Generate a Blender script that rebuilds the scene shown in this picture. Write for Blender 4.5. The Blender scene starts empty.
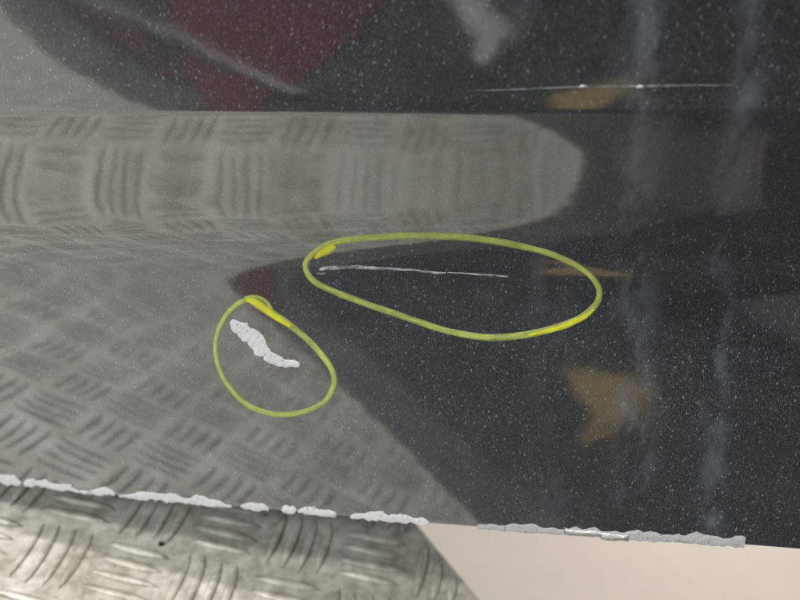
import bpy, bmesh, math, random
import numpy as np
from mathutils import Matrix, Vector

# ------------------------------------------------------------------ camera, world, lamps, exposure
scene = bpy.context.scene
COL = scene.collection
PITCH = math.radians(35.0)
HFOV = math.radians(50.0)
CAM_D = 0.2                                    # metres from the lens to the panel
FPX = 400 / math.tan(HFOV / 2)                 # focal length in photograph pixels
CAM_Z = CAM_D * math.tan(PITCH + math.atan(225 / FPX))
PLATE_H, PLATE_TILT = 0.056704, 0.119378       # tread plate seen from the panel's own frame
PHI = math.atan(PLATE_TILT)
PIT_DEPTH = 0.62                               # tread plate above the pit floor
# the panel frame is tipped so that the tread plate and the floors lie level
TW = Matrix.Translation((0, 0, PIT_DEPTH + PLATE_H * math.cos(PHI))) @ Matrix.Rotation(-PHI, 4, 'Y')
TWn = np.array(TW)

cam_data = bpy.data.cameras.new('camera')
cam = bpy.data.objects.new('camera', cam_data)
COL.objects.link(cam)
cam.matrix_world = TW @ Matrix.Translation((0, -CAM_D, CAM_Z)) @ Matrix.Rotation(math.pi / 2 - PITCH, 4, 'X')
cam_data.sensor_width = 36
cam_data.angle = HFOV
cam_data.clip_start = 0.01
cam_data.clip_end = 50
cam_data.dof.use_dof = True
cam_data.dof.focus_distance = 0.242
cam_data.dof.aperture_fstop = 12
scene.camera = cam

world = bpy.data.worlds.new('World')
scene.world = world
world.use_nodes = True
bg = world.node_tree.nodes['Background']
bg.inputs[0].default_value = (0.95, 0.97, 1.0, 1)
bg.inputs[1].default_value = 0.15

def lamp(name, direction, target, dist, size, power, colour=(1, 0.95, 0.88), size_y=None):
    d = bpy.data.lights.new(name, 'AREA')
    d.energy = power
    d.color = colour
    d.shape = 'RECTANGLE' if size_y else 'DISK'
    d.size = size
    if size_y:
        d.size_y = size_y
    o = bpy.data.objects.new(name, d)
    COL.objects.link(o)
    dv = (TW.to_3x3() @ Vector(direction)).normalized()
    o.location = TW @ Vector(target) - dv * dist
    o.rotation_euler = dv.to_track_quat('-Z', 'Y').to_euler()
    return o

def sph(az, el):
    a, e = math.radians(az), math.radians(el)
    return (math.sin(a) * math.cos(e), math.cos(a) * math.cos(e), -math.sin(e))

lamp('ceiling_lamp', sph(40, 61), (-.05, .0, 0), 2.2, .12, 29, (1, .97, .93))
lamp('ceiling_lamp', sph(80, 73), (-.05, .0, 0), 2.2, .12, 26, (1, .97, .93))
lamp('plate_fill', (.30, .36, -.88), (-.62, -.34, -.02), 1.25, .2, 21, (.93, .97, 1), .3)  # added unseen fill lamp, brightens the left of the plate
lamp('beige_floor_fill', (-.5, -.55, -.7), (.28, .45, -.66), .95, .4, 5.2, (1, .93, .86))  # added unseen fill lamp under the car, brightens the beige floor

scene.view_settings.view_transform = 'Standard'
scene.view_settings.look = 'None'
scene.view_settings.exposure = 0
scene.view_settings.gamma = 1
scene.render.engine = 'CYCLES'
scene.render.resolution_x = 1024
scene.render.resolution_y = 768

# ------------------------------------------------------------------ panel surface  y = F(x, z)
COEF = np.array([
    [10.70, 10.58, 10.45, 10.32, 10.19, 10.06, 9.93, 9.80, 9.66, 9.53, 9.39, 7.25, 3.74, 0.22, -2.85, -5.93, -9.00],
    [-3.46, -2.17, -0.87, 0.42, 1.71, 3.00, 4.28, 5.56, 6.84, 8.12, 9.39, 6.55, 2.57, -1.45, -4.70, -7.94, -11.17],
    [-17.55, -14.86, -12.17, -9.47, -6.78, -4.08, -1.39, 1.28, 3.94, 6.61, 9.29, 5.85, 1.56, -3.08, -6.52, -9.93, -13.34],
    [-31.33, -27.32, -23.31, -19.29, -15.27, -11.26, -7.25, -3.26, 0.72, 4.69, 8.67, 5.45, 0.88, -4.47, -8.18, -11.89, -15.60],
    [-44.79, -39.53, -34.28, -29.03, -23.78, -18.53, -13.29, -8.05, -2.82, 2.40, 7.62, 5.40, 0.46, -5.28, -9.51, -13.74, -17.97],
    [-58.13, -51.67, -45.21, -38.75, -32.29, -25.83, -19.37, -12.92, -6.47, -0.02, 6.42, 5.35, 0.19, -5.87, -10.71, -15.53, -20.35],
]) * 1e-3
CREASE_A, CREASE_B = 0.30187, 0.00313
NX, NZ = COEF.shape
X0, X1 = -.16, .16
def row_z(r):
    return CAM_Z - CAM_D * math.tan(PITCH + math.atan((r - 300) / FPX))
Z0, Z1 = -.03, row_z(-25)
ZC = row_z(107)                       # the crease
YAW, SHEAR = math.tan(math.radians(9)), .075

def basis(u, n):
    t = u * (n - 3)
    k = np.arange(n) - 1
    e = t[:, None] - k[None]
    s = np.abs(e)
    v = np.where(s < 1, 2 / 3 - s ** 2 + s ** 3 / 2, np.where(s < 2, (2 - s) ** 3 / 6, 0))
    d = np.where(s < 1, -2 * s + 1.5 * s ** 2, np.where(s < 2, -(2 - s) ** 2 / 2, 0)) * np.sign(e)
    return v, d * (n - 3)

def surf(x, z):
    x = np.asarray(x, float); z = np.asarray(z, float)
    v = z - SHEAR * x
    xc = np.clip(x, X0, X1); vc = np.clip(v, Z0, Z1)
    bx, dbx = basis((xc - X0) / (X1 - X0), NX)
    bz, dbz = basis((vc - Z0) / (Z1 - Z0), NZ)
    y = np.einsum('ni,ij,nj->n', bx, COEF, bz)
    fx = np.einsum('ni,ij,nj->n', dbx, COEF, bz) / (X1 - X0)
    fv = np.einsum('ni,ij,nj->n', bx, COEF, dbz) / (Z1 - Z0)
    y = y + fx * (x - xc) + fv * (v - vc)
    for dx, dv, sx_, sv_, am in DENTS:                  # shallow dents in the sheet metal
        g = am * np.exp(-((x - dx) / sx_) ** 2 - ((v - dv) / sv_) ** 2)
        y = y + g
        fx = fx - 2 * g * (x - dx) / sx_ ** 2
        fv = fv - 2 * g * (v - dv) / sv_ ** 2
    h = np.maximum(0, v - ZC)
    a = CREASE_A + CREASE_B * x
    y = y + h * a
    fx = fx + h * CREASE_B
    fv = fv + (v > ZC) * a
    return y - YAW * x, fx - SHEAR * fv - YAW, fv

DENTS = []
FWD = np.array([0, math.cos(PITCH), -math.sin(PITCH)])
UPV = np.array([0, math.sin(PITCH), math.cos(PITCH)])
CAMP = np.array([0, -CAM_D, CAM_Z])

def pix_ray(px):
    px = np.atleast_2d(np.asarray(px, float))
    d = FWD + ((px[:, :1] - 400) / FPX) * np.array([[1, 0, 0]]) - ((px[:, 1:] - 300) / FPX) * UPV
    return d / np.linalg.norm(d, axis=1)[:, None]

def on_panel(px):
    """photograph pixel -> point on the panel and its outward normal (panel frame)"""
    d = pix_ray(px)
    t = CAM_D / d[:, 1]
    for _ in range(14):
        P = CAMP + d * t[:, None]
        y, fx, fz = surf(P[:, 0], P[:, 2])
        t = t - (P[:, 1] - y) / (d[:, 1] - fx * d[:, 0] - fz * d[:, 2])
    P = CAMP + d * t[:, None]
    y, fx, fz = surf(P[:, 0], P[:, 2])
    n = np.stack([fx, -np.ones_like(fx), fz], 1)
    n /= np.linalg.norm(n, axis=1)[:, None]
    return P, n, d

_d = []
for px_, py_, wx, wz, am in ((35, 232, 9, 4, 1.1), (110, 222, 7, 4, -1.2), (165, 240, 6, 5, 1.3), (75, 275, 10, 6, -1.2), (150, 300, 8, 7, 1.5), (195, 330, 8, 6, -1.0),
                             (40, 330, 11, 7, 1.1), (205, 215, 8, 5, 1.0), (270, 190, 9, 6, -.9), (330, 165, 8, 6, .8), (450, 150, 12, 6, -.9), (560, 170, 9, 8, .7), (100, 385, 12, 8, -1.0)):
    p_ = on_panel([(px_, py_)])[0][0]
    _d.append((p_[0], p_[2] - SHEAR * p_[0], wx * .001, wz * .001, am * .00006))
DENTS += _d

def to_world(P):
    P = np.atleast_2d(P)
    return P @ TWn[:3, :3].T + TWn[:3, 3]

def on_floor(px, mirrored):
    """pixel -> world point on the level of the tread plate, seen directly or mirrored in the panel"""
    if mirrored:
        P, n, d = on_panel(px)
        d = d - 2 * (d * n).sum(1)[:, None] * n
    else:
        d = pix_ray(px); P = np.repeat(CAMP[None], len(d), 0)
    s = (-PLATE_H - PLATE_TILT * P[:, 0] - P[:, 2]) / (d[:, 2] + PLATE_TILT * d[:, 0])
    return to_world(P + d * s[:, None])

# ------------------------------------------------------------------ helpers
def empty(name, label, cat, group=None, matrix=None):
    o = bpy.data.objects.new(name, None)
    o.empty_display_size = .02
    COL.objects.link(o)
    if matrix is not None:
        o.matrix_world = matrix
    tag(o, label, cat, group)
    return o

def tag(o, label=None, cat=None, group=None, kind=None):
    for k, v in (('label', label), ('category', cat), ('group', group), ('kind', kind)):
        if v:
            o[k] = v

def mesh_obj(name, verts, faces, mat, parent=None, smooth=True):
    me = bpy.data.meshes.new(name)
    me.from_pydata([tuple(map(float, v)) for v in verts], [], faces)
    me.update()
    if smooth:
        me.polygons.foreach_set('use_smooth', [True] * len(me.polygons))
    me.materials.append(mat)
    o = bpy.data.objects.new(name, me)
    COL.objects.link(o)
    o.parent = parent
    return o

class NT:
    """short-hand for node trees"""
    def __init__(self, name):
        self.m = bpy.data.materials.new(name)
        self.m.use_nodes = True
        self.t = self.m.node_tree
        self.p = self.t.nodes['Principled BSDF']
        self.out = self.t.nodes['Material Output']
    def n(self, kind, **kw):
        x = self.t.nodes.new(kind)
        for k, v in kw.items():
            setattr(x, k, v)
        return x
    def l(self, a, b):
        self.t.links.new(a, b)
    def put(self, sock, v):
        if isinstance(v, (int, float, tuple)):
            sock.default_value = v
        else:
            self.l(v, sock)
    def math(self, op, a, b=0.0, c=None, clamp=False):
        x = self.n('ShaderNodeMath', operation=op, use_clamp=clamp)
        self.put(x.inputs[0], a); self.put(x.inputs[1], b)
        if c is not None:
            self.put(x.inputs[2], c)
        return x.outputs[0]
    def ramp(self, fac, *stops):
        x = self.n('ShaderNodeValToRGB')
        el = x.color_ramp.elements
        while len(el) < len(stops):
            el.new(.5)
        for e, (p, c) in zip(el, stops):
            e.position = p
            e.color = c if len(c) == 4 else (*c, 1)
        self.put(x.inputs[0], fac)
        return x.outputs[0]
    def coords(self, scale=(1, 1, 1), rot=(0, 0, 0), loc=(0, 0, 0)):
        tc = self.n('ShaderNodeTexCoord')
        mp = self.n('ShaderNodeMapping')
        mp.inputs['Scale'].default_value = scale
        mp.inputs['Rotation'].default_value = rot
        mp.inputs['Location'].default_value = loc
        self.l(tc.outputs['Object'], mp.inputs[0])
        return mp.outputs[0]
    def noise(self, vec, scale, detail=3, rough=.55, dist=0):
        x = self.n('ShaderNodeTexNoise')
        x.inputs['Scale'].default_value = scale
        x.inputs['Detail'].default_value = detail
        x.inputs['Roughness'].default_value = rough
        x.inputs['Distortion'].default_value = dist
        self.l(vec, x.inputs['Vector'])
        return x.outputs['Fac']
    def mix(self, fac, a, b, mode='MIX'):
        x = self.n('ShaderNodeMix', data_type='RGBA', blend_type=mode)
        self.put(x.inputs[0], fac); self.put(x.inputs[6], a); self.put(x.inputs[7], b)
        return x.outputs[2]
    def bump(self, h, strength, dist, normal=None):
        x = self.n('ShaderNodeBump')
        x.inputs['Strength'].default_value = strength
        x.inputs['Distance'].default_value = dist
        self.l(h, x.inputs['Height'])
        if normal is not None:
            self.l(normal, x.inputs['Normal'])
        return x.outputs[0]

# ------------------------------------------------------------------ materials
def paint_material():
    k = NT('metallic_car_paint'); p = k.p
    v = k.coords()
    # metal flakes: small cells in the plane of the panel, a few of them catching the light
    sep = k.n('ShaderNodeSeparateXYZ'); k.l(v, sep.inputs[0])
    flat = k.n('ShaderNodeCombineXYZ')
    k.l(sep.outputs[0], flat.inputs[0]); k.l(sep.outputs[2], flat.inputs[1])
    rot = k.n('ShaderNodeMapping'); rot.inputs['Rotation'].default_value = (0, 0, math.radians(28))
    rot.inputs['Scale'].default_value = (1, .55, 1)
    k.l(flat.outputs[0], rot.inputs[0])
    def cells(scale, radius, keep, hi):
        vo = k.n('ShaderNodeTexVoronoi', voronoi_dimensions='2D')
        vo.inputs['Scale'].default_value = scale
        k.l(rot.outputs[0], vo.inputs['Vector'])
        s = k.n('ShaderNodeSeparateColor'); k.l(vo.outputs['Color'], s.inputs[0])
        dot = k.math('LESS_THAN', vo.outputs['Distance'], k.math('MULTIPLY', s.outputs[1], radius))
        on = k.math('GREATER_THAN', s.outputs[0], keep)
        return k.math('MULTIPLY', k.math('MULTIPLY', dot, on), k.math('MULTIPLY', s.outputs[2], hi)), vo.outputs['Color']
    f1, c1 = cells(2300, .58, .88, .55)
    f2, c2 = cells(4600, 1.1, .25, .13)
    patch = k.ramp(k.noise(v, 45, 3), (.3, (.45,) * 3), (.7, (1,) * 3))
    flake = k.math('MULTIPLY', k.math('ADD', f1, f2, clamp=True), patch)
    # stretched lamp reflections painted as pale streaks, running down the right half
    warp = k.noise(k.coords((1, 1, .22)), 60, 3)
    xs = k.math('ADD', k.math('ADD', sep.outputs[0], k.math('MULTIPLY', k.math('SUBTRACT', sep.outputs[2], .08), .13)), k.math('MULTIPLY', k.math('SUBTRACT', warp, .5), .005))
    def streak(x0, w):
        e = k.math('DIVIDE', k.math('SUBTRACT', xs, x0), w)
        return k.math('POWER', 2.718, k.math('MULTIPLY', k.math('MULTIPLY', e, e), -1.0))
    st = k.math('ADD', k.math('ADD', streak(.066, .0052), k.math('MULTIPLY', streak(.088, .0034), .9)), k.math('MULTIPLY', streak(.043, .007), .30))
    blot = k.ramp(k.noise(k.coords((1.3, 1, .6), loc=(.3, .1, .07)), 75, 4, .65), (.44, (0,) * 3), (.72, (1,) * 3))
    lamp_streaks = k.math('MULTIPLY', st, blot)
    # thin mottled pale haze everywhere, lifts the black base
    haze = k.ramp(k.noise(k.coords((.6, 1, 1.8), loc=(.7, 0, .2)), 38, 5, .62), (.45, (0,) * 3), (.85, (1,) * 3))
    pale_layer = k.math('ADD', k.math('MULTIPLY', lamp_streaks, .17), k.math('MULTIPLY', haze, .010), clamp=True)
    base = k.mix(flake, (.013, .0135, .0145, 1), (.50, .52, .54, 1))
    base = k.mix(pale_layer, base, (.62, .65, .71, 1))
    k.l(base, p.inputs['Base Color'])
    k.l(k.math('MULTIPLY', flake, .75), p.inputs['Metallic'])
    p.inputs['Roughness'].default_value = .32
    p.inputs['IOR'].default_value = 1.5
    # every flake tilts its own way
    geo = k.n('ShaderNodeNewGeometry')
    sub = k.n('ShaderNodeVectorMath', operation='SUBTRACT'); k.l(c1, sub.inputs[0]); sub.inputs[1].default_value = (.5, .5, .5)
    sc = k.n('ShaderNodeVectorMath', operation='SCALE'); k.l(sub.outputs[0], sc.inputs[0]); k.l(k.math('MULTIPLY', flake, 1.3), sc.inputs[3])
    add = k.n('ShaderNodeVectorMath', operation='ADD'); k.l(geo.outputs['Normal'], add.inputs[0]); k.l(sc.outputs[0], add.inputs[1])
    nrm = k.n('ShaderNodeVectorMath', operation='NORMALIZE'); k.l(add.outputs[0], nrm.inputs[0])
    k.l(nrm.outputs[0], p.inputs['Normal'])
    # clear coat with a little orange peel
    peel = k.noise(k.coords(), 230, 2, .5)
    wav = k.noise(k.coords(), 75, 2, .5)
    p.inputs['Coat Weight'].default_value = 1
    p.inputs['Coat IOR'].default_value = COAT_IOR
    p.inputs['Coat Tint'].default_value = (.90, .95, 1, 1)
    k.l(k.math('ADD', .06, k.math('MULTIPLY', pale_layer, .9)), p.inputs['Coat Roughness'])
    b = k.bump(k.math('ADD', k.math('MULTIPLY', peel, .25), k.math('MULTIPLY', wav, 1.1)), .3, .00011)
    k.l(b, p.inputs['Coat Normal'])
    return k.m
COAT_IOR = 2.4

def marker_material(name, col, cover):
    k = NT(name); p = k.p
    v = k.coords()
    n1 = k.noise(v, 420, 3)
    n2 = k.noise(v, 60, 2)
    c = k.mix(k.ramp(n1, (.3, (0,) * 3), (.7, (1,) * 3)), tuple(x * .82 for x in col) + (1,), tuple(min(1, x * 1.12) for x in col) + (1,))
    k.l(c, p.inputs['Base Color'])
    p.inputs['Roughness'].default_value = .5
    p.inputs['IOR'].default_value = 1.45
    # felt-tip stroke: streaky along the line, thinner towards its sides
    uvn = k.n('ShaderNodeUVMap'); mp = k.n('ShaderNodeMapping'); mp.inputs['Scale'].default_value = (2.2, 2.6, 1)
    k.l(uvn.outputs[0], mp.inputs[0])
    n3 = k.noise(mp.outputs[0], 1.6, 3, .6)
    su = k.n('ShaderNodeSeparateXYZ'); k.l(uvn.outputs[0], su.inputs[0])
    side = k.math('SUBTRACT', 1, k.math('MULTIPLY', k.math('POWER', k.math('ABSOLUTE', su.outputs[1]), 2.5), .55))
    al = k.math('ADD', cover, k.math('ADD', k.math('MULTIPLY', k.math('SUBTRACT', n2, .5), .6), k.math('MULTIPLY', k.math('SUBTRACT', n3, .5), 1.5)), clamp=True)
    al = k.math('MULTIPLY', al, side)
    k.l(al, p.inputs['Alpha'])
    k.l(k.bump(n1, .3, .0001), p.inputs['Normal'])
    return k.m

def primer_material(name, col, rough=.6, cover=1):
    k = NT(name); p = k.p
    v = k.coords()
    n1 = k.noise(v, 700, 4)
    n2 = k.noise(v, 160, 3)
    c = k.mix(k.ramp(n2, (.3, (0,) * 3), (.7, (1,) * 3)), tuple(x * .86 for x in col) + (1,), col + (1,))
    spk = k.ramp(k.noise(v, 1100, 2), (.29, (1,) * 3), (.37, (0,) * 3))
    c = k.mix(k.math('MULTIPLY', spk, .7), c, (.09, .085, .08, 1))
    k.l(c, p.inputs['Base Color'])
    p.inputs['Roughness'].default_value = rough
    k.l(k.bump(k.math('ADD', n1, n2), .7, .0004), p.inputs['Normal'])
    if cover < 1:
        k.l(k.math('ADD', cover, k.math('MULTIPLY', k.math('SUBTRACT', k.noise(v, 330, 3), .5), 2.6), clamp=True), p.inputs['Alpha'])
    return k.m

def plate_material(name, shift):
    k = NT(name); p = k.p
    tc = k.n('ShaderNodeNewGeometry')
    v = tc.outputs['Position']
    n1 = k.noise(v, 26, 5, .62)
    n2 = k.noise(v, 170, 4, .6)
    n3 = k.noise(v, 900, 2, .5)
    c = k.ramp(n1, (.28, (.40, .375, .315)), (.5, (.565, .54, .475)), (.72, (.72, .70, .645)))
    g = k.ramp(n2, (.34, (.52, .50, .46)), (.62, (1,) * 3))
    c = k.mix(.8, c, g, 'MULTIPLY')
    dirt = k.ramp(k.noise(v, 420, 5, .7), (.30, (1,) * 3), (.40, (0,) * 3))
    c = k.mix(k.math('MULTIPLY', dirt, .65), c, (.07, .06, .045, 1))
    if shift:
        # grime and painted-in shading along the foot of every rib, polished crown
        oc = k.n('ShaderNodeTexCoord'); sz = k.n('ShaderNodeSeparateXYZ'); k.l(oc.outputs['Object'], sz.inputs[0])
        zz = k.math('SUBTRACT', sz.outputs[2], .006 if shift == 'joined' else 0.0)
        foot = k.ramp(k.math('ADD', k.math('MULTIPLY', zz, 420), k.math('MULTIPLY', k.math('SUBTRACT', n2, .5), .3)), (.16, (1,) * 3), (.46, (0,) * 3))
        c = k.mix(k.math('MULTIPLY', foot, k.ramp(n1, (.35, (.35,) * 3), (.65, (.85,) * 3))), c, (.085, .075, .06, 1))
    k.l(c, p.inputs['Base Color'])
    p.inputs['Metallic'].default_value = .3
    k.l(k.math('ADD', .52, k.math('MULTIPLY', n2, .22)), p.inputs['Roughness'])
    k.l(k.bump(k.math('ADD', k.math('MULTIPLY', n3, .4), n2), .55, .0006), p.inputs['Normal'])
    return k.m

def plain_material(name, col, rough=.7, var=.25, scale=40, bump=.0004, spec=.5):
    k = NT(name); p = k.p
    tc = k.n('ShaderNodeNewGeometry')
    v = tc.outputs['Position']
    n1 = k.noise(v, scale, 5, .6)
    n2 = k.noise(v, scale * 12, 3, .6)
    c = k.mix(k.ramp(n1, (.3, (0,) * 3), (.7, (1,) * 3)), tuple(x * (1 - var) for x in col) + (1,), tuple(min(1, x * (1 + var * .5)) for x in col) + (1,))
    k.l(c, p.inputs['Base Color'])
    p.inputs['Roughness'].default_value = rough
    p.inputs['Specular IOR Level'].default_value = spec
    k.l(k.bump(n2, .5, bump), p.inputs['Normal'])
    return k.m

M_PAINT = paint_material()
M_SHELL = plain_material('dull_inner_metal', (.03, .03, .032), .6)
M_RING = marker_material('yellow_marker', (.40, .46, .11), .72)
M_RING2 = marker_material('thick_yellow_marker', (.56, .57, .03), .86)
M_PRIMER = primer_material('white_primer', (.50, .50, .51))
M_PRIMER2 = primer_material('greyish_primer', (.36, .35, .35))
M_FOIL = plain_material('bare_metal', (.75, .75, .76), .22, .2, 300, .001); M_FOIL.node_tree.nodes['Principled BSDF'].inputs['Metallic'].default_value = 1
M_SCRATCH = primer_material('scraped_clear_coat', (.40, .39, .38), .5, .55)
M_FAINT = primer_material('crease_highlight', (.27, .27, .27), .5, .5)  # pale colour for the painted crease highlight
M_PLATE = plate_material('worn_tread_metal', 0)
M_RIB = plate_material('worn_rib_metal', 'single')
M_RIBS = plate_material('worn_rib_field_metal', 'joined')
M_DARK = plain_material('dark_workshop_floor', (.034, .034, .036), .75, .6, 5, .0008, .25)
M_BEIGE = plain_material('beige_floor_paint', (.77, .71, .635), .6, .04, 20, .0003)
M_RED = plain_material('dark_red_tarpaulin', (.10, .020, .024), .7, .25, 30, .001, .2)
M_ORANGE = plain_material('orange_cloth', (.38, .27, .12), .9, .3, 60, .002, .1)
M_HOSE = plain_material('pale_hose', (.34, .33, .33), .6, .15, 60)
M_PAPER = plain_material('grey_paper', (.52, .50, .49), .8, .25, 30)
M_STRAP = plain_material('brown_strap_webbing', (.07, .022, .022), .8, .25, 30, .001, .2)
M_BORDER = plain_material('border_dark_grey', (.085, .082, .078), .6, .45, 22, .0006, .3)
M_OFF = plain_material('brown_tread_metal', (.10, .09, .078), .6, .3, 60, .0006, .4)
M_OFFRIB = plain_material('brown_rib_metal', (.22, .195, .17), .5, .3, 60, .0006, .4)
M_GRIT = plain_material('black_grit', (.01, .01, .01), .8)

# ------------------------------------------------------------------ setting: pit floor and the dark floor round the pit
def slab(name, poly, z0, z1, mat):
    n = len(poly)
    v = [(x, y, z1) for x, y in poly] + [(x, y, z0) for x, y in poly]
    f = [list(range(n)), list(range(2 * n - 1, n - 1, -1))] + [[i + n, (i + 1) % n + n, (i + 1) % n, i] for i in range(n)]
    return mesh_obj(name, v, f, mat, None, False)

pit = slab('pit_floor', [(-1.6, -.06), (3, -.06), (3, 3), (-1.6, 3)], -.05, 0, M_BEIGE)
tag(pit, kind='structure')
TOP = PIT_DEPTH - .006
wf = slab('workshop_floor', [(-3, -5), (3.5, -5), (3.5, -.089), (-.30, -.089), (-.30, .55), (-3, .55)], 0.0005, TOP, M_DARK)
tag(wf, kind='structure')

# ------------------------------------------------------------------ tread plate
corner = to_world(np.array([[.10135, -.08661, -PLATE_H - PLATE_TILT * .10135]]))[0]
ED = .60529
e2 = np.array([-math.cos(ED), -math.sin(ED)])
e1 = np.array([-math.sin(ED), math.cos(ED)])
A_LEN, B_LEN = 1.35, .95
plate = empty('tread_plate', 'worn grey metal tread plate with raised ribs, under the lower edge of the panel', 'tread plate',
              None, Matrix.Translation((corner[0], corner[1], PIT_DEPTH - .006)))
def pl(a, b):
    return e2 * a + e1 * b
# sheet: rounded corner, chamfered rim; local z 0 .. 6 mm
def outline(ins, r=.006):
    pts = []
    for (a, b, sa, sb) in ((0, 0, 1, 1), (A_LEN, 0, -1, 1), (A_LEN, B_LEN, -1, -1), (0, B_LEN, 1, -1)):
        ca, cb = a + sa * r, b + sb * r
        for t in range(5):
            an = t / 4 * math.pi / 2
            if sa * sb < 0:
                an = math.pi / 2 - an
            rr = r - ins
            pts.append(pl(ca - sa * rr * math.cos(an), cb - sb * rr * math.sin(an)))
    return pts
rings = [(0, 0.0), (0, .0048), (.0004, .0056), (.0012, .006)]
verts, faces = [], []
for ins, z in rings:
    verts += [(p[0], p[1], z) for p in outline(ins)]
n = 20
for k_ in range(len(rings) - 1):
    for i in range(n):
        faces.append([k_ * n + i, k_ * n + (i + 1) % n, (k_ + 1) * n + (i + 1) % n, (k_ + 1) * n + i])
faces.append(list(range((len(rings) - 1) * n, len(rings) * n)))
faces.append(list(range(n - 1, -1, -1)))
base = mesh_obj('base_sheet', verts, faces, M_PLATE, plate, False)
# make sure the faces point outwards
bmx = bmesh.new(); bmx.from_mesh(base.data); bmesh.ops.recalc_face_normals(bmx, faces=bmx.faces); bmx.to_mesh(base.data); bmx.free()

fv_ = [pl(a_, b_) for a_, b_ in ((.004, -.001), (A_LEN, -.001), (A_LEN, -.075), (-.004, -.062))]  # border strip added to give a mid-grey band in the mirror image
n4 = 4
mesh_obj('added_border', [(p[0], p[1], .0032) for p in fv_] + [(p[0], p[1], .0002) for p in fv_],
         [[3, 2, 1, 0], [4, 5, 6, 7]] + [[i, (i + 1) % 4, (i + 1) % 4 + 4, i + 4] for i in range(4)], M_BORDER, plate, False)['label'] = 'added dark grey border strip'
RL, RW, RH = .0290, .0040, .0017
def rib_shape():
    v, f = [], []
    N = 8
    for i in range(N + 1):
        t = i / N * 2 - 1
        w = RW / 2 * (1 - abs(t) ** 2.1) ** .8 + .00012
        h = RH * (1 - abs(t) ** 3.2)
        for s, hh in ((-1, 0), (-.62, .72), (0, 1), (.62, .72), (1, 0)):
            v.append((t * RL / 2, s * w, h * hh - (.0002 if hh == 0 else 0)))
    for i in range(N):
        for j in range(4):
            a = i * 5 + j
            f.append([a, a + 5, a + 6, a + 1])
    return v, f
rib_v, rib_f = rib_shape()
rib_v = np.array(rib_v)
rng = random.Random(4)
lat0 = np.array([-.1382 / 1, .0191])
ang = math.radians(-9.5)
ax = np.array([math.cos(ang), math.sin(ang)]); ay = np.array([-ax[1], ax[0]])
o_w = to_world(np.array([[-.1382 * math.cos(PHI), .0191, -PLATE_H + PLATE_TILT * .1382 * math.cos(PHI)]]))[0][:2]
PITCH_R = .0308
ribs = []
for i in range(-60, 60):
    for j in range(-60, 60):
        c = o_w + (ax * i + ay * j) * PITCH_R
        d = c - corner[:2]
        for b in range(4):
            off = (b - 1.5) * .0068
            if (i + j) % 2:
                pos, an = c + ay * off, ang
            else:
                pos, an = c + ax * off, ang + math.pi / 2
            q = pos - corner[:2]
            dirv = np.array([math.cos(an), math.sin(an)])
            ends = [q + dirv * RL / 2 * s for s in (-1, 1)]
            if all(0.003 < e @ e2 < A_LEN - .003 and 0.003 < e @ e1 < B_LEN - .003 for e in ends):
                ribs.append((q, an))
            else:
                # sheared off by the cut edge: keep a shortened rib
                ok = [t for t in np.linspace(-1, 1, 21) if 0.0025 < (q + dirv * RL / 2 * t) @ e2 < A_LEN - .0025 and 0.0025 < (q + dirv * RL / 2 * t) @ e1 < B_LEN - .0025]
                if len(ok) > 6:
                    ribs.append((q + dirv * RL / 2 * (ok[0] + ok[-1]) / 2, an, (ok[-1] - ok[0]) / 2))
focus = np.array([-.06, .03]) - corner[:2]
ribs.sort(key=lambda r: np.linalg.norm(r[0] - focus))
rib_me = None
for r in ribs[:300]:
    if rib_me is None:
        ro = mesh_obj('rib', rib_v, rib_f, M_RIB, plate)
        rib_me = ro.data
    else:
        ro = bpy.data.objects.new('rib', rib_me); COL.objects.link(ro); ro.parent = plate
    ro.location = (r[0][0], r[0][1], .006)
    ro.rotation_euler = (0, 0, r[1] + rng.uniform(-.035, .035))
    ro.scale = ((r[2] if len(r) > 2 else 1) * rng.uniform(.93, 1.05), rng.uniform(.85, 1.15), rng.uniform(.75, 1.1))
bv, bf = [], []
for r in ribs[300:]:
    a = r[1] + rng.uniform(-.03, .03)
    s = (r[2] if len(r) > 2 else 1)
    ca, sa = math.cos(a), math.sin(a)
    o0 = len(bv)
    for x, y, z in rib_v * [s, 1, 1]:
        bv.append((r[0][0] + x * ca - y * sa, r[0][1] + x * sa + y * ca, .006 + z))
    bf += [[q_ + o0 for q_ in f_] for f_ in rib_f]
far = mesh_obj('rib_field', bv, bf, M_RIBS, plate)
tag(far, kind='stuff')

# ------------------------------------------------------------------ the car body panel
panel = empty('car_body_panel', 'scratched black metallic car body panel with chipped lower edge and two yellow marker rings', 'car panel', None, TW)
EDGE = [(-60, 476), (0, 484), (60, 491), (130, 499), (260, 511), (430, 526), (600, 538), (745, 548), (800, 552.5), (860, 558)]
EP = on_panel(EDGE)[0]
def edge_z(x):
    z = np.interp(x, EP[:, 0], EP[:, 2])
    s0 = (EP[1, 2] - EP[0, 2]) / (EP[1, 0] - EP[0, 0]); s1 = (EP[-1, 2] - EP[-2, 2]) / (EP[-1, 0] - EP[-2, 0])
    z = np.where(x < EP[0, 0], EP[0, 2] + s0 * (x - EP[0, 0]), z)
    return np.where(x > EP[-1, 0], EP[-1, 2] + s1 * (x - EP[-1, 0]), z)
xs = np.concatenate([np.linspace(-.42, -.2, 18, endpoint=False), np.linspace(-.2, .2, 241), np.linspace(.2, .42, 19)[1:]])
ez = edge_z(xs)
ker = np.ones(9) / 9
ez = np.convolve(np.pad(ez, 4, mode='edge'), ker, 'valid')
HEM = .0016
n_lo, n_up = 150, 110
cols = []
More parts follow.
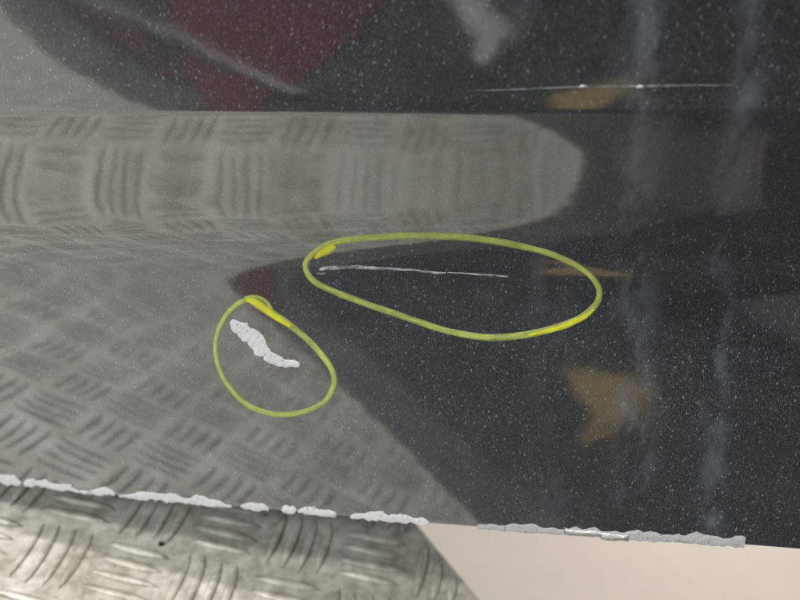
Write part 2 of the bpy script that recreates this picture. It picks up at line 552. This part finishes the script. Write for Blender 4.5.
for x, zb in zip(xs, ez):
    zc = ZC + SHEAR * x
    zt = .46
    lo = zb + HEM + (zc - zb - HEM) * np.linspace(0, 1, n_lo, endpoint=False)
    u = np.linspace(0, 1, n_up)
    up = zc + (zt - zc) * (u * .25 + .75 * u ** 2.2)
    z = np.concatenate([lo, up])
    y, fx, fz = surf(np.full_like(z, x), z)
    col = [(x, yy, zz) for yy, zz in zip(y, z)]
    # rolled hem under the lower edge
    hem = []
    for t in np.linspace(0, math.pi, 7)[1:]:
        hem.append((x, y[0] + HEM - HEM * math.cos(t), z[0] - HEM * math.sin(t)))
    hem.append((x, float(surf([x], [z[0] + .012])[0][0]) + 2 * HEM, z[0] + .012))
    cols.append(hem[::-1] + col)
nr = len(cols[0])
verts = [p for c in cols for p in c]
faces = []
for i in range(len(cols) - 1):
    for j in range(nr - 1):
        a = i * nr + j
        faces.append([a, a + nr, a + nr + 1, a + 1])
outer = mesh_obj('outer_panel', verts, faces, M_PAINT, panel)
# the rest of the car's side behind the skin
sx = xs[::6]
sv, sf = [], []
for x in sx:
    zb = float(edge_z(np.array([x]))[0]) + .006
    y0 = float(surf([x], [zb + .004])[0][0])
    ring = [(x, y0 + .006, zb), (x, y0 + .05, zb - .002), (x, y0 + .14, zb - .004), (x, y0 + .14, .45)]
    zz = np.linspace(.45, zb + .012, 12)
    ys = surf(np.full(12, x), zz)[0]
    ring += [(x, float(a) + .006, float(b)) for a, b in zip(ys, zz)]
    sv += ring
m = len(ring)
for i in range(len(sx) - 1):
    for j in range(m):
        a, b = i * m + j, i * m + (j + 1) % m
        sf.append([a, b, b + m, a + m])
sf += [list(range(m))[::-1], [(len(sx) - 1) * m + j for j in range(m)]]
mesh_obj('inner_shell', sv, sf, M_SHELL, panel, False)

def smooth_line(pts, closed, step):
    P = np.array(pts, float)
    n = len(P)
    out = []
    for i in range(n if closed else n - 1):
        g = (lambda k_: P[k_ % n]) if closed else (lambda k_: P[min(max(k_, 0), n - 1)])
        p0, p1, p2, p3 = g(i - 1), g(i), g(i + 1), g(i + 2)
        m_ = max(2, int(np.linalg.norm(p2[:2] - p1[:2]) / step))
        for t in np.arange(m_) / m_:
            out.append(.5 * ((2 * p1) + (p2 - p0) * t + (2 * p0 - 5 * p1 + 4 * p2 - p3) * t * t + (3 * p1 - p0 - 3 * p2 + p3) * t ** 3))
    if not closed:
        out.append(P[-1])
    return np.array(out)

def ribbon(name, pts, height, mat, parent, closed=False, step=1.5, rough=.0, seed=0, lift=.00004):
    """a raised strip on the panel; pts are (pixel x, pixel y, half width in pixels)"""
    L = smooth_line(pts, closed, step)
    n = len(L)
    r = np.random.RandomState(seed)
    c = L[:, :2]
    if closed:
        d = np.roll(c, -1, 0) - np.roll(c, 1, 0)
    else:
        d = np.gradient(c, axis=0)
    d /= np.linalg.norm(d, axis=1)[:, None] + 1e-9
    nn = np.stack([d[:, 1], -d[:, 0]], 1)
    def wob():
        a = r.randn(n + 8)
        a = np.convolve(a, np.ones(3) / 3, 'same')
        b = np.interp(np.arange(n + 8), np.arange(0, n + 8, 5), r.randn(len(np.arange(0, n + 8, 5))))
        return 1 + rough * (.6 * a + .7 * b)[4:-4]
    wl, wr = np.maximum(.15, L[:, 2] * wob()), np.maximum(.15, L[:, 2] * wob())
    prof = [(-1, 0), (-.8, .7), (-.35, 1), (.35, 1), (.8, .7), (1, 0)]
    V = []
    for s, hh in prof:
        w = wl if s < 0 else wr
        px = c + nn * (s * w)[:, None]
        P, N, _ = on_panel(px)
        hv = np.full(n, hh * height)
        if not closed:
            k_ = min(4, n // 3)
            f_ = np.ones(n); f_[:k_] = np.linspace(0, 1, k_); f_[-k_:] = np.linspace(1, 0, k_)
            hv *= f_
        V.append(P + N * (lift + hv)[:, None])
    V = np.stack(V, 1).reshape(-1, 3)
    m_ = len(prof)
    F = []
    for i in range(n if closed else n - 1):
        for j in range(m_ - 1):
            a, b = i * m_ + j, ((i + 1) % n) * m_ + j
            F.append([a, b, b + 1, a + 1])
    if not closed:
        F.append(list(range(m_))); F.append([(n - 1) * m_ + j for j in range(m_)][::-1])
    o = mesh_obj(name, V, F, mat, parent)
    uv = o.data.uv_layers.new(name='UVMap')
    au = np.cumsum(np.linalg.norm(np.diff(c, axis=0, prepend=c[:1]), axis=1)) * .01
    for lp in o.data.loops:
        uv.data[lp.index].uv = (au[lp.vertex_index // m_], prof[lp.vertex_index % m_][0])
    return o

# yellow marker rings
big = [(306, 262, 3.0), (318, 250, 3.2), (332, 243, 3.4), (360, 238.5, 3.6), (400, 236, 3.6), (440, 236, 3.6), (480, 239, 3.6), (515, 245, 3.4), (545, 252, 3.2),
       (570, 262, 3.0), (587, 273, 2.8), (598, 286, 3.2), (599, 298, 3.4), (592, 309, 3.6), (578, 319, 3.6), (555, 328, 3.7), (525, 335, 3.7), (495, 337.5, 3.6), (470, 335.5, 3.4),
       (440, 329, 3.3), (405, 317, 3.2), (370, 305, 3.2), (340, 294, 3.2), (318, 284, 3.1), (308, 274, 3.0)]
small = [(216, 341, 2.4), (222, 322, 2.5), (234, 307, 2.6), (247, 300, 3.0), (258, 302, 3.6), (272, 313, 3.8), (290, 325, 3.4), (308, 340, 3.2), (322, 355, 3.2), (332, 370, 3.1), (334, 384, 3.0),
         (327, 399, 2.9), (312, 409, 2.9), (293, 414, 2.9), (273, 414, 2.9), (253, 408, 2.8), (237, 396, 2.6), (224, 379, 2.4), (217, 361, 2.3)]
r1 = ribbon('marker_ring', big, .00016, M_RING, panel, True, 3, .05, 1)
r1['label'] = 'long yellow marker ring round the thin scratch'
r2 = ribbon('marker_ring', small, .00016, M_RING, panel, True, 3, .05, 2)
r2['label'] = 'small yellow marker ring round the white paint chip'
o1 = ribbon('marker_overlap', [(315, 258, 1.6), (322, 253, 3.6), (329, 249, 4.2), (335, 245, 2.6)], .00012, M_RING2, r1, False, 2, .08, 3, .00022)
o2 = ribbon('marker_overlap', [(247, 299.5, 2.0), (254, 302, 3.6), (262, 307, 3.8), (271, 313, 3.4), (282, 320.5, 2.8), (292, 327, 1.4)], .00012, M_RING2, r2, False, 2, .08, 4, .00022)
o3 = ribbon('marker_overlap', [(244, 297.5, 1.2), (256, 296.5, 1.6), (266, 301, 1.7), (272, 309, 1.5)], .00008, M_RING, r2, False, 2, .08, 5, .00010)
o4 = ribbon('marker_overlap', [(594, 309, 1.0), (584, 317, 2.4), (565, 325.5, 2.9), (545, 331.5, 2.4), (528, 335, 1.0)], .00008, M_RING2, r1, False, 2, .08, 6, .00020)

# the white chip and the scratch
chip = ribbon('paint_chip', [(231, 321, 2.0), (235, 324, 5), (240, 329, 7.5), (247, 334, 8.0), (253, 339, 8.5), (259, 345, 7.2), (266, 351, 6.4), (273, 357, 6.0), (279, 361.5, 4.6), (286, 364, 3.6), (293, 364, 3.6), (298, 364, 3.2), (300, 364, 1.5)],
              .00010, M_PRIMER, panel, False, 1.1, .30, 7)
chip['label'] = 'white chip with ragged outline'
scr = ribbon('scratch', [(319, 269.5, .6), (324, 268.5, 1.7), (332, 268, 1.8), (345, 267.3, 1.6), (358, 267, 1.8), (372, 268, 1.6), (386, 269, 1.5), (400, 269.3, 1.2), (415, 270.2, .9), (428, 272, 1.0), (438, 273, 1.4), (446, 272.6, .6)],
             .00008, M_SCRATCH, panel, False, 1.2, .22, 8)
scr2 = ribbon('scratch', [(447, 272.5, .5), (460, 273, .7), (475, 274.3, .7), (492, 275.3, .9), (504, 276.3, 1.0), (508, 276.5, .8)], .00005, M_SCRATCH, panel, False, 1.2, .25, 9)
scr3 = ribbon('scratch', [(316, 273, .5), (321, 274, 1.3), (326, 273, .6)], .00005, M_SCRATCH, panel, False, 1, .2, 10)

# chips along the lower edge: (x0, x1, depth in pixels)
def edge_row(x):
    return np.interp(x, [e[0] for e in EDGE], [e[1] for e in EDGE])
chips = [(-6, 21, 9.0), (24, 80, 10.0), (90, 115, 7.5), (119, 232, 6.5), (241, 269, 7.5), (282, 296, 7.5), (298, 336, 7.0), (350, 429, 8.5)]
for i, (a, b, h) in enumerate(chips):
    r_ = random.Random(50 + i)
    pts = []
    k_ = max(4, int((b - a) / 7))
    for t in range(k_ + 1):
        x = a + (b - a) * t / k_
        s = min(1, .45 + 3.0 * min(t, k_ - t) / k_)
        hh = h * s * r_.uniform(.72, 1.2)
        if (a, b) == (24, 80):
            hh *= 1.15 - .75 * t / k_
        if (a, b) == (119, 232):
            hh *= .85 + .4 * math.sin(3 * t / k_)
        pts.append((x, edge_row(x) - hh / 2 - .5, hh / 2))
    ribbon('edge_chip', pts, .00010, M_PRIMER, panel, False, 1.1, .30, 60 + i)
r_ = random.Random(9)
for i in range(16):
    x = r_.uniform(2, 430); w = r_.uniform(2, 6); hh = r_.uniform(1.5, 4.5)
    y = edge_row(x) - hh / 2 - r_.choice((.3, .5, 6))
    ribbon('edge_chip', [(x - w, y, .3), (x - w * .4, y, hh / 2), (x + w * .4, y + .3, hh / 2), (x + w, y + .3, .3)], .00006, r_.choice((M_PRIMER, M_PRIMER2)), panel, False, .9, .3, 200 + i)
pts = []
for t in range(40):
    x = 478 + (745 - 478) * t / 39
    hh = 7.0 + 3.6 * max(0, (x - 560) / 185) + 1.2 * math.sin(x * .11) + .9 * math.sin(x * .31)
    if x < 500:
        hh *= .6 + .4 * (x - 478) / 22
    pts.append((x, edge_row(x) - hh / 2 - .4, hh / 2))
ribbon('edge_chip', pts, .00010, M_PRIMER2, panel, False, 1.1, .14, 80)['label'] = 'long greyish chip along the lower edge'
ribbon('bare_metal_patch', [(x, edge_row(x) - 4.5, 2.6) for x in np.linspace(564, 604, 8)], .0002, M_FOIL, panel, False, 1.2, .3, 81, .0003)
ribbon('bare_metal_patch', [(x, edge_row(x) - 2.6, 3.3) for x in np.linspace(601, 629, 6)], .0003, M_FOIL, panel, False, 1.2, .25, 82, .0003)
for x, y in ((583, 87), (640, 87.5)):  # tiny white spots set on the pale crease line
    ribbon('edge_chip', [(x - 4, y, .5), (x - 1.5, y - .6, 1.5), (x + 1.5, y - .9, 1.4), (x + 4, y - .8, .4)], .0001, M_PRIMER, panel, False, .8, .2, 90 + int(x))['label'] = 'tiny white spot on the upper crease'
ribbon('scratch', [(468, 91, .2), (500, 90, .5), (540, 88.5, .7), (580, 87, .9), (630, 86.5, .9), (680, 85.5, .8), (735, 85, .3)], .00003, M_FAINT, panel, False, 2, .3, 99)['label'] = 'faint long pale line painted as the highlight of the upper crease'  # crease highlight painted as a thin pale ribbon

# ------------------------------------------------------------------ things on the dark floor, seen only mirrored in the panel
def flat_thing(name, poly, thick, mat, label, cat, seed, crumple):
    """a thin cloth or sheet with a wavy top; poly in world x, y"""
    P = np.array(poly)[:, :2]
    c = P.mean(0)
    rs = np.random.RandomState(seed)
    L = smooth_line([(x, y, 0) for x, y in P], True, .012)[:, :2] if crumple else P
    n_ = len(L)
    v = [(x - c[0], y - c[1], 0) for x, y in L]
    R = 5
    for k_ in range(R + 1):
        s = 1 - k_ / (R + .5)
        for x, y in L:
            z = thick * (.55 + .45 * (1 - s)) + crumple * (math.sin(x * 47 + k_) * math.cos(y * 39 - k_) + 1) * .5
            v.append(((x - c[0]) * s, (y - c[1]) * s, z))
    f = []
    for k_ in range(R + 1):
        for i in range(n_):
            a, b = k_ * n_ + i, k_ * n_ + (i + 1) % n_
            f.append([a, b, b + n_, a + n_])
    f.append([(R + 1) * n_ + i for i in range(n_)])
    f.append(list(range(n_))[::-1])
    o = mesh_obj(name, v, f, mat, None, bool(crumple))
    bm_ = bmesh.new(); bm_.from_mesh(o.data); bmesh.ops.recalc_face_normals(bm_, faces=bm_.faces); bm_.to_mesh(o.data); bm_.free()
    o.location = (c[0], c[1], TOP)
    tag(o, label, cat)
    return o

red_px = on_floor([(204, 103), (160, -30), (410, -30), (256, 103)], True)
flat_thing('red_tarpaulin', [tuple(corner[:2] + pl(.50, -.003)), *[tuple(p[:2]) for p in red_px], tuple(corner[:2] + pl(.385, -.003))], .010, M_RED,
           'folded dark red sheet mirrored in the top left of the panel', 'red sheet', 1, 0)
bs = on_floor([(62, -4), (112, -4), (196, 82), (160, 68)], True)
flat_thing('brown_strap', [tuple(p[:2]) for p in bs], .008, M_STRAP, 'dark brownish strap mirrored left of the red sheet', 'strap', 4, 0)
or_px = on_floor([(566, 366), (612, 371), (664, 371), (655, 394), (632, 412), (606, 428), (586, 441), (578, 436), (600, 412), (574, 388)], True)
flat_thing('orange_rag', [(float(p[0]), max(float(p[1]), -.90)) for p in or_px], .006, M_ORANGE, 'orange cloth rag mirrored on the right below the long marker ring', 'rag', 2, 0)
oq = on_floor([(716, 150), (764, 146), (768, 212), (718, 216)], True)
for i_ in (0, 1):
    oq[i_][1] = min(oq[i_][1] + .05, -.094)
off = flat_thing('tread_plate_offcut', [tuple(p[:2]) for p in oq], .003, M_OFF, 'small brownish tread plate offcut mirrored at the far right of the panel', 'metal offcut', 7, 0)
for k_ in range(5):
    t = (k_ + .5) / 5
    a_ = (oq[0] * (1 - t) + oq[1] * t)[:2]; b_ = (oq[3] * (1 - t) + oq[2] * t)[:2]
    m_ = (a_ + b_) / 2; d_ = b_ - a_
    ro = bpy.data.objects.new('rib', rib_me.copy()); ro.data.materials[0] = M_OFFRIB; COL.objects.link(ro); ro.parent = off
    ro.location = (m_[0] - off.location.x, m_[1] - off.location.y, .0028)
    ro.rotation_euler = (0, 0, math.atan2(d_[1], d_[0])); ro.scale = (np.linalg.norm(d_) * .8 / RL, .9, 1.2)
gp = on_floor([(446, -12), (482, -12), (492, 12), (516, 36), (500, 44), (490, 66), (476, 56), (478, 34), (462, 16)], True)
flat_thing('crumpled_paper', [tuple(p[:2]) for p in gp], .006, M_PAPER, 'crumpled grey paper mirrored at the top middle of the panel', 'paper', 3, .01)
hp = on_floor([(72, 4), (120, 22), (180, 47), (240, 75), (300, 99)], True)
hl = smooth_line([tuple(p) for p in hp], False, .02)
hv, hf = [], []
for i, p in enumerate(hl):
    d = hl[min(i + 1, len(hl) - 1)] - hl[max(i - 1, 0)]
    s = np.array([d[1], -d[0], 0]); s /= np.linalg.norm(s)
    for t in range(8):
        a = t / 8 * math.tau
        q = np.array([p[0], p[1], TOP + .0165]) + (s * math.cos(a) + np.array([0, 0, 1]) * math.sin(a)) * .006
        hv.append(q - np.array([hl[0][0], hl[0][1], TOP]))
for i in range(len(hl) - 1):
    for t in range(8):
        a, b = i * 8 + t, i * 8 + (t + 1) % 8
        hf.append([a, b, b + 8, a + 8])
ho = mesh_obj('air_hose', hv, hf, M_HOSE, None)
ho.location = (hl[0][0], hl[0][1], TOP)
tag(ho, 'thin pale hose mirrored across the red sheet', 'hose')

gq = on_floor([(161, 545)], False)[0]
gv, gf = [], []
rs = random.Random(3)
bm_ = bmesh.new(); bmesh.ops.create_icosphere(bm_, subdivisions=2, radius=.0011)
for v in bm_.verts:
    v.co *= rs.uniform(.75, 1.2); v.co.z = max(v.co.z, -.0006)
me = bpy.data.meshes.new('grit_speck'); bm_.to_mesh(me); bm_.free(); me.materials.append(M_GRIT)
go = bpy.data.objects.new('grit_speck', me); COL.objects.link(go); go.location = (gq[0], gq[1], PIT_DEPTH + .0006)
tag(go, 'tiny black speck of grit lying on the tread plate', 'grit')
